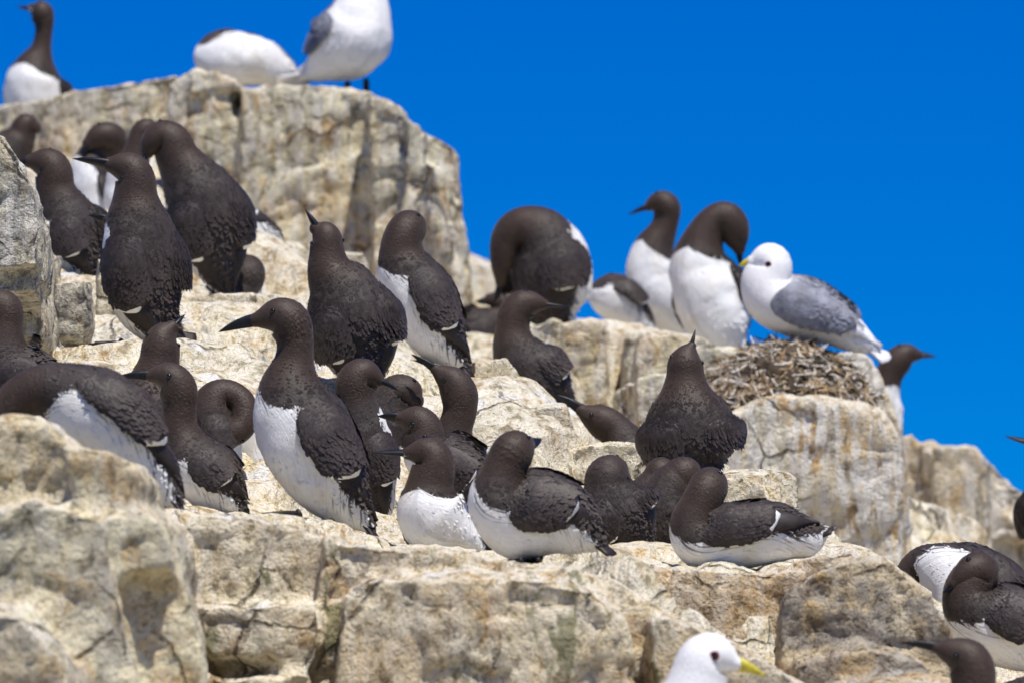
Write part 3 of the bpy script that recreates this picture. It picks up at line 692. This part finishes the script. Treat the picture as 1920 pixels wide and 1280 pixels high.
rock('rock_shelf', 'cracked tan shelf at the foot of the tall crag', [
    block([(425,450),(560,445),(700,470),(720,560),(720,700),(420,700)], 13.2, .9, .05),
    block([(345,545),(480,540),(575,552),(585,640),(585,760),(340,760)], 11.95, .8, .03),
    block([(470,610),(530,605),(540,720),(470,760)], 11.7, .3, .02),
], cream, seed=23, voxel=.009, piece=.20)
# left side: pillar and blocks
rock('rock_pillar', 'grey lichen-covered rock pillar at the left frame edge', [
    block([(-60,235),(0,252),(40,300),(66,360),(76,440),(72,505),(-60,505)], 10.6, .35),
    block([(-60,470),(60,480),(64,560),(-60,560)], 10.65, .3),
], pill_m, seed=31, voxel=.007, piece=.22, groove=.010, gap=.006)
rock('boulder', 'rounded grey-tan boulder beneath the lichen-covered pillar', [
    block([(-40,498),(40,495),(72,530),(88,610),(80,640),(-40,640)], 10.95, .35, .02)], pill_m, seed=33, voxel=.007, sm=3, piece=0)
rock('rock_block', 'small square grey stone beside the rounded boulder', [
    block([(97,528),(165,523),(168,600),(160,640),(100,640)], 11.35, .12, .004)], pill_m, seed=37, voxel=.006, piece=0, big=.004)
rock('rock_block', 'narrow tan slab standing behind the square grey stone', [
    block([(172,470),(235,478),(240,640),(170,640)], 11.75, .25, .0), block([(75,440),(100,450),(105,640),(70,640)], 11.6, .2)], cream, seed=39, voxel=.008, piece=.15)
# middle blocks
rock('rock_block', 'large pale block in the centre, left of resting head', [
    block([(868,790),(925,752),(1055,745),(1072,800),(1060,900),(1040,960),(860,960)], 11.15, .32, .04),
    block([(880,668),(945,664),(972,700),(975,760),(870,780)], 11.5, .3, .02)], cream, seed=41, voxel=.007, piece=.24, gap=.006)
rock('rock_block', 'low flat-topped pale block under the resting head', [
    block([(1066,830),(1120,818),(1230,822),(1260,850),(1260,980),(1060,980)], 11.15, .3, .02)], cream, seed=43, voxel=.007, piece=.2, gap=.006)
rock('rock_block', 'rounded pale stone between nest pillar and lying guillemot', [
    block([(1330,890),(1400,886),(1438,915),(1445,990),(1320,990)], 10.75, .3, .02)], cream, seed=47, voxel=.007, sm=3, piece=0)
# right-hand wall with deep upright cracks
rock('rock_wall', 'upright cracked wall below the skyline birds at right', [
    block([(990,610),(1050,590),(1068,595),(1072,850),(990,850)], 13.35, .9, .02),
    block([(1078,596),(1130,590),(1146,600),(1150,850),(1080,850)], 13.4, .9, .02),
    block([(1154,606),(1260,600),(1330,628),(1345,850),(1152,850)], 13.3, .9, .02),
    block([(1330,632),(1420,640),(1420,900),(1320,900)], 13.4, .8, .02),
    block([(1168,702),(1262,690),(1300,720),(1300,880),(1165,880)], 12.95, .4, .02),
    block([(990,700),(1300,680),(1300,900),(990,900)], 13.55, .6),
], crag_m, seed=53, voxel=.009, piece=.26, off=.016, groove=.010)
rock('nest_pillar', 'guano-streaked stout pillar carrying the straw nest', [
    block([(1372,775),(1420,745),(1560,745),(1650,770),(1680,830),(1692,960),(1700,1180),(1360,1180),(1366,900)], 12.75, .75, .02),
    block([(1480,735),(1560,690),(1610,700),(1660,780),(1690,900),(1500,900)], 13.05, .5, .03),
    block([(1530,680),(1590,655),(1635,672),(1672,752),(1690,830),(1706,1000),(1560,1000)], 13.3, .6, .0),
], nest_m, seed=59, voxel=.009, sm=8, piece=0, groove=.018, big=.022)
rock('rock_ridge', 'blurred grey-streaked ridge stepping down at far right', [
    block([(1670,805),(1705,795),(1745,815),(1760,900),(1770,1250),(1660,1250)], 14.6, .9),
    block([(1740,818),(1845,815),(1882,850),(1900,1250),(1735,1250)], 14.5, .9),
    block([(1850,840),(1895,885),(1912,960),(1930,1060),(2040,1180),(2040,1300),(1850,1300)], 14.6, .9),
], far_m, seed=61, voxel=.011, sm=1, piece=.3, gap=.028, off=.025, groove=.016)
# foreground
rock('near_boulder', 'large blurred boulder filling the lower left corner', [
    block([(-120,795),(0,780),(90,788),(150,828),(180,960),(220,1360),(-120,1360)], 8.62, .5, .02),
    block([(110,825),(190,832),(258,855),(278,895),(262,950),(180,960),(120,920)], 8.5, .45, .02),
    block([(190,950),(270,935),(318,962),(342,1045),(330,1080),(220,1085),(190,1030)], 8.42, .4, .02),
    block([(60,920),(200,960),(240,1120),(290,1360),(-80,1360),(-80,960)], 8.38, .4, .04),
    block([(220,1060),(330,1060),(362,1140),(385,1210),(400,1380),(220,1380)], 8.48, .45, .02),
    block([(-120,1090),(60,1120),(150,1230),(190,1380),(-120,1380)], 8.2, .4, .05),
], near_m, seed=167, voxel=.009, sm=3, piece=.34, gap=.008, off=.014, big=.014)
rock('front_ledge', 'broad cream ledge across the foreground where the tall bird stands', [
    block([(310,962),(460,958),(610,1000),(640,1080),(640,1380),(300,1380)], 9.15, .62, .02),
    block([(600,1000),(720,1018),(880,1036),(960,1050),(960,1380),(590,1380)], 9.1, .62, .02),
    block([(628,1120),(690,1078),(960,1072),(1110,1092),(1180,1150),(1205,1250),(1215,1400),(622,1400)], 8.9, .5, .06),
    block([(940,1046),(1040,1060),(1130,1062),(1245,1130),(1260,1380),(940,1380)], 9.05, .5, .02),
    block([(1205,1135),(1262,1140),(1400,1200),(1540,1290),(1600,1400),(1215,1400)], 8.95, .45, .03),
    block([(340,1120),(600,1112),(612,1200),(600,1240),(370,1240)], 9.0, .4, .02),
    block([(360,1255),(606,1240),(606,1400),(360,1400)], 8.97, .4, .03),
], front_m, seed=71, voxel=.008, sm=3, piece=.62, gap=.010, off=.008, big=.014, cell=.007, crack=.008)
rock('rock_slab', 'pale flat slab with cut face under the lying guillemot', [
    block([(1150,1062),(1250,1092),(1400,1062),(1520,1062),(1540,1240),(1240,1240),(1150,1140)], 9.62, .5, .035),
    block([(1400,1062),(1530,1030),(1600,1020),(1645,1062),(1640,1240),(1400,1240)], 9.75, .42, .02),
], slab_m, seed=173, voxel=.007, piece=.24, gap=.007, off=.008, big=.005)
rock('boulder', 'rough grey boulder with banded face at lower right', [
    block([(1460,1150),(1495,1098),(1575,1052),(1665,1052),(1728,1104),(1786,1200),(1820,1300),(1800,1380),(1470,1380),(1455,1250)], 9.3, .28, .02),
    block([(1480,1240),(1620,1200),(1740,1240),(1800,1330),(1800,1400),(1500,1400)], 9.15, .3, .04),
    block([(1560,1275),(1700,1262),(1800,1270),(1840,1400),(1540,1400)], 9.0, .3, .04),
], grey_m, seed=79, voxel=.007, piece=.16, gap=.008, off=.012, csize=(.13, .13, .06), cell=.007, crack=.007)

# ------------------------------------------------------------------ the rocky slope under the birds
ctrl = [b for b in BIRD_BASES]
for (x, y, d) in [
    (60,604,11.75),(150,602,11.75),(240,610,11.8),(360,600,11.9),(470,600,12.0),(-100,620,11.7),
    (60,640,11.4),(200,660,11.15),(420,660,11.2),(480,690,11.1),(130,690,10.95),(400,720,10.9),(480,770,10.7),(560,760,10.9),
    (-100,760,10.7),(0,800,10.3),(520,900,10.55),(620,905,10.45),(560,945,10.25),(740,960,10.2),(740,900,10.6),(740,690,11.4),(850,760,11.3),
    (720,660,11.9),(560,560,12.6),(900,690,12.2),(960,720,12.3),(1100,830,11.9),(1080,930,10.7),(980,930,10.6),(1150,1030,9.95),(1240,1025,10.1),(1440,1010,10.4),(1550,1015,10.3),(1650,1060,10.2),
    (1300,930,11.4),(1450,1060,11.2),(1600,1100,11.2),(1750,1250,11.1),(1900,1260,11.2),(1100,880,12.7),(1250,900,12.7),(1000,850,12.75),(1150,860,12.3),(1300,940,12.2),(1450,1130,12.2),(1600,1180,12.2),(1750,1280,12.4),(1900,1300,12.4),(1450,1200,13.2),(1600,1200,13.2),
    (1740,1200,10.2),(1700,1260,9.7),(1900,1330,9.6),(1800,1350,9.2),(2000,1400,9.2),
    (300,960,9.55),(0,930,9.4),(450,965,9.6),(1240,1100,9.75),(1150,1080,9.4),(700,1060,9.3),(900,1085,9.3),(1050,1105,9.3),(500,1020,9.3),(350,1010,9.3),(800,1045,9.55),(930,1062,9.5),(1700,1380,9.3),(1600,1380,9.3),(1790,1420,9.3),(1700,1320,9.55),(1600,1260,9.6),(1500,1220,9.6),(1300,1230,9.4),(1400,1260,9.45),(1500,1300,9.45),(1330,1320,9.55),(1440,1330,9.55),(1260,1260,9.5),(1500,1340,9.6),
    (0,1500,8.9),(300,1500,8.9),(500,1500,8.75),(700,1500,8.75),(850,1500,8.75),(1000,1500,8.75),(1150,1500,8.75),(1300,1450,8.9),(700,1400,9.0),(900,1400,9.0),(500,1400,9.0),(1500,1400,8.9),(1700,1450,8.7),
    (0,1700,7.9),(500,1700,7.9),(1000,1700,7.9),(1500,1700,7.9),(2000,1700,7.9),
    (1000,650,13.9),(1100,640,13.9),(1200,640,13.9),(1320,680,13.9),(1450,800,13.9),(1600,900,13.8),(1680,960,14.2),(1800,960,15.2),(1900,1060,15.2),(2050,1300,14.2),(1900,1300,13.4),(1750,1250,13.4),
    (1000,640,15.2),(1200,650,15.2),(1400,700,15.2),(1600,820,15.2),(900,680,13.2),(900,665,14.6),
    (100,400,13.4),(250,450,13.2),(400,460,13.3),(0,420,13.0),(150,330,14.6),(300,400,14.4),(30,300,15.0),(200,300,15.8),(500,300,15.8),(700,320,15.8),(600,660,14.0),(750,700,13.4),(850,720,13.6),(620,640,13.2),(850,600,15.8),
    (200,500,17.5),(700,500,17.5),(1200,900,17.5),(1700,1200,17.5),(2200,1400,16.),(2200,1400,13.),(2200,1300,11.),(-300,400,15.5),(-300,500,13.),(-300,700,11.5)]:
    ctrl.append(P(x, y, d))
ctrl = np.array(ctrl)
xs = np.arange(-1.75, 1.75, .0115); ysg = np.arange(7.7, 17.8, .015)
X, Y = np.meshgrid(xs, ysg)
gx = X.ravel(); gy = Y.ravel()
num = np.zeros(len(gx)); den = np.zeros(len(gx))
def base_z(x, y):
    num = np.zeros(len(x)); den = np.zeros(len(x))
    for cpt in ctrl:
        wgt = ((x-cpt[0])**2+((y-cpt[1])*.85)**2+.0016)**-2.8; num += wgt*cpt[2]; den += wgt
    return num/den
rng = np.random.default_rng(77)
sites = np.vstack([np.stack([rng.uniform(-1.75, 1.75, 420), rng.uniform(7.7, 17.8, 420)], 1), ctrl[:len(BIRD_BASES), :2]])
e_ = .05
sz = base_z(sites[:, 0], sites[:, 1]); sgx = (base_z(sites[:, 0]+e_, sites[:, 1])-base_z(sites[:, 0]-e_, sites[:, 1]))/(2*e_); sgy = (base_z(sites[:, 0], sites[:, 1]+e_)-base_z(sites[:, 0], sites[:, 1]-e_))/(2*e_)
sgx = np.clip(sgx*.8+rng.normal(0, .07, len(sz)), -.6, .6); sgy = np.clip(sgy*.7+rng.normal(0, .06, len(sz)), -.4, .6)
wx = gx+.035*fbm(np.stack([gx*7, gy*7, gx*0], 1), 91, 3); wy = gy+.035*fbm(np.stack([gx*7, gy*7, gx*0+9], 1), 92, 3)
f1 = np.full(len(gx), 1e9); f2 = np.full(len(gx), 1e9); best = np.zeros(len(gx), int)
for q in range(len(sites)):
    d2 = np.sqrt((wx-sites[q, 0])**2+((wy-sites[q, 1])*.8)**2)
    m = d2 < f1; f2 = np.where(m, f1, np.minimum(f2, d2)); best = np.where(m, q, best); f1 = np.where(m, d2, f1)
gz = sz[best]+sgx[best]*(gx-sites[best, 0])+sgy[best]*(gy-sites[best, 1])-.022*np.exp(-(f2-f1)/.010)
gz = .6*gz+.4*base_z(gx, gy)
vv = np.stack([gx, gy, gz], 1)
me = bpy.data.meshes.new('rock_slope')
nxg, nyg = len(xs), len(ysg)
idx = np.arange(nxg*nyg).reshape(nyg, nxg)
quads = np.stack([idx[:-1, :-1], idx[:-1, 1:], idx[1:, 1:], idx[1:, :-1]], -1).reshape(-1, 4)
me.from_pydata(vv.tolist(), [], quads.tolist()); me.update()
roughen(me, 83)
slope = link('rock_slope', me, cream); tag(slope, kind='structure')

# ------------------------------------------------------------------ webbed feet, set down on the rock
bpy.context.view_layer.update(); dg = bpy.context.evaluated_depsgraph_get()
def ground_z(p):
    org = Vector((p[0], p[1], p[2]+.10)); 
    for _ in range(40):
        ok, loc, nr, ix, ob, mx = scene.ray_cast(dg, org, Vector((0, 0, -1)))
        if not ok: return p[2]
        if ob.name.split('.')[0] in ROCKS: return loc.z
        org = loc+Vector((0, 0, -.0005))
    return p[2]
ROCKS = ('crag', 'rock_shelf', 'rock_pillar', 'boulder', 'rock_block', 'rock_wall', 'nest_pillar', 'rock_ridge', 'near_boulder', 'front_ledge', 'rock_slab', 'rock_slope')
for (root, base, d, (fx, fy, ang, hgt, *fo)) in FEET:
    o3 = P(fx, fy, d-(fo[0] if fo else .02)); o3[2] = ground_z(o3)+.001; a = math.radians(ang); fd = np.array([math.cos(a), math.sin(a), 0]); sd_ = np.array([-math.sin(a), math.cos(a), 0]); z = np.array([0, 0, 1.])
    Lf = .052
    toes = [fd*Lf*.9+sd_*.026, fd*Lf*1.08, fd*Lf*.9-sd_*.026]
    tv2, tf2 = [], []
    def tube(a0, a1, r0, r1, n=7):
        ax_ = norm(a1-a0); x1 = norm(np.cross(ax_, np.array([.3, .2, 1.]))); x2 = np.cross(ax_, x1); b_ = len(tv2)
        for (cp, rd) in ((a0, r0), ((a0+a1)/2, (r0+r1)*.58), (a1, r1)):
            for j in range(n): an = 2*math.pi*j/n; tv2.append(cp+(x1*math.cos(an)+x2*math.sin(an))*rd-base)
        tf2.extend(grid_faces(3, n, True, b_)); tf2.append(tuple(range(b_+2*n, b_+3*n))); tf2.append(tuple(reversed(range(b_, b_+n))))
    for tq in toes: tube(o3+z*.006, o3+tq+z*.003, .0055, .0028)
    tube(o3+z*hgt-fd*.006, o3+z*.005, .0075, .006)
    b_ = len(tv2)
    for h2 in (.0055, .0025):
        tv2.extend([o3+z*h2-base, o3+toes[0]*.93+z*h2*.6-base, o3+(toes[0]+toes[1])*.44+z*h2*.6-base, o3+toes[1]*.93+z*h2*.6-base, o3+(toes[1]+toes[2])*.44+z*h2*.6-base, o3+toes[2]*.93+z*h2*.6-base])
    tf2 += [(b_, b_+i, b_+i+1) for i in range(1, 5)]+[(b_+6, b_+6+i+1, b_+6+i) for i in range(1, 5)]
    link('foot', mesh('foot', tv2, tf2), M['foot'], root)

# ------------------------------------------------------------------ straw nest
rng = np.random.default_rng(5)
nroot = bpy.data.objects.new('nest', None); COL.objects.link(nroot)
nc = P(1476, 788, 12.97); nroot.location = nc
tag(nroot, 'bulky nest of dry straw and seaweed on the streaked pillar', 'nest')
kx = 13.05/FPX
nv_, nu_ = 22, 40; vs = []
for i in range(nv_):
    a = i/(nv_-1)*math.pi*.66
    for j in range(nu_):
        b = 2*math.pi*j/nu_
        p = np.array([math.cos(b)*math.sin(a)*156*kx, math.sin(b)*math.sin(a)*140*kx, math.cos(a)*140*kx])
        vs.append(p)
vs = np.array(vs); vs = vs*(1+.22*fbm(vs*22, 7, 4))[:, None]
fs = grid_faces(nv_, nu_, True); fs.append(tuple(range(nu_)))
link('mound', mesh('mound', vs, fs), M['strawd'], nroot)
def strands(count, mat, name, rad):
    sv, sf = [], []
    for q in range(count):
        a = math.acos(1-rng.uniform(0, 1)*1.38); b = rng.uniform(0, 2*math.pi)
        n_ = np.array([math.cos(b)*math.sin(a), math.sin(b)*math.sin(a), math.cos(a)])
        p = n_*np.array([156, 140, 140])*kx*rng.uniform(.96, 1.08)
        tdir = norm(np.cross(n_, rng.normal(0, 1, 3))); 
        tdir = norm(tdir*np.array([1, 1, .55])); bend = rng.normal(0, 1, 3)*.022
        ln = rng.uniform(.015, .07); r0 = rad*rng.uniform(.6, 1.5)
        b_ = len(sv); s1 = norm(np.cross(tdir, n_)); s2 = np.cross(tdir, s1)
        for u in (-.5, -.17, .17, .5):
            cpt = p+tdir*ln*u+bend*(u*u)*2-n_*abs(u)*ln*.22
            for j in range(4):
                an = j*math.pi/2; sv.append(cpt+(s1*math.cos(an)+s2*math.sin(an)*.6)*r0*(1-.7*abs(u)))
        sf.extend(grid_faces(4, 4, True, b_))
    o = link(name, mesh(name, sv, sf, False), mat, nroot); o['kind'] = 'stuff'
strands(1900, M['straw'], 'straw', .0017); strands(1100, M['strawd'], 'seaweed_strands', .0022); strands(2000, M['straww'], 'whitened_straw', .0019)

# ------------------------------------------------------------------ sea far below, out to the horizon
t = NT('sea_water'); g = t.new('ShaderNodeNewGeometry'); n = t.noise(g.outputs['Position'], .8, 6., .6)
seam = t.done((.012, .045, .07), .12, t.bump(n, .6, .4), .5)
R = 9000.; sea = link('sea', mesh('sea', [(-R, -R, 0), (R, -R, 0), (R, R, 0), (-R, R, 0)], [(0, 1, 2, 3)], False), seam, loc=(0, 0, -9)); tag(sea, kind='structure')
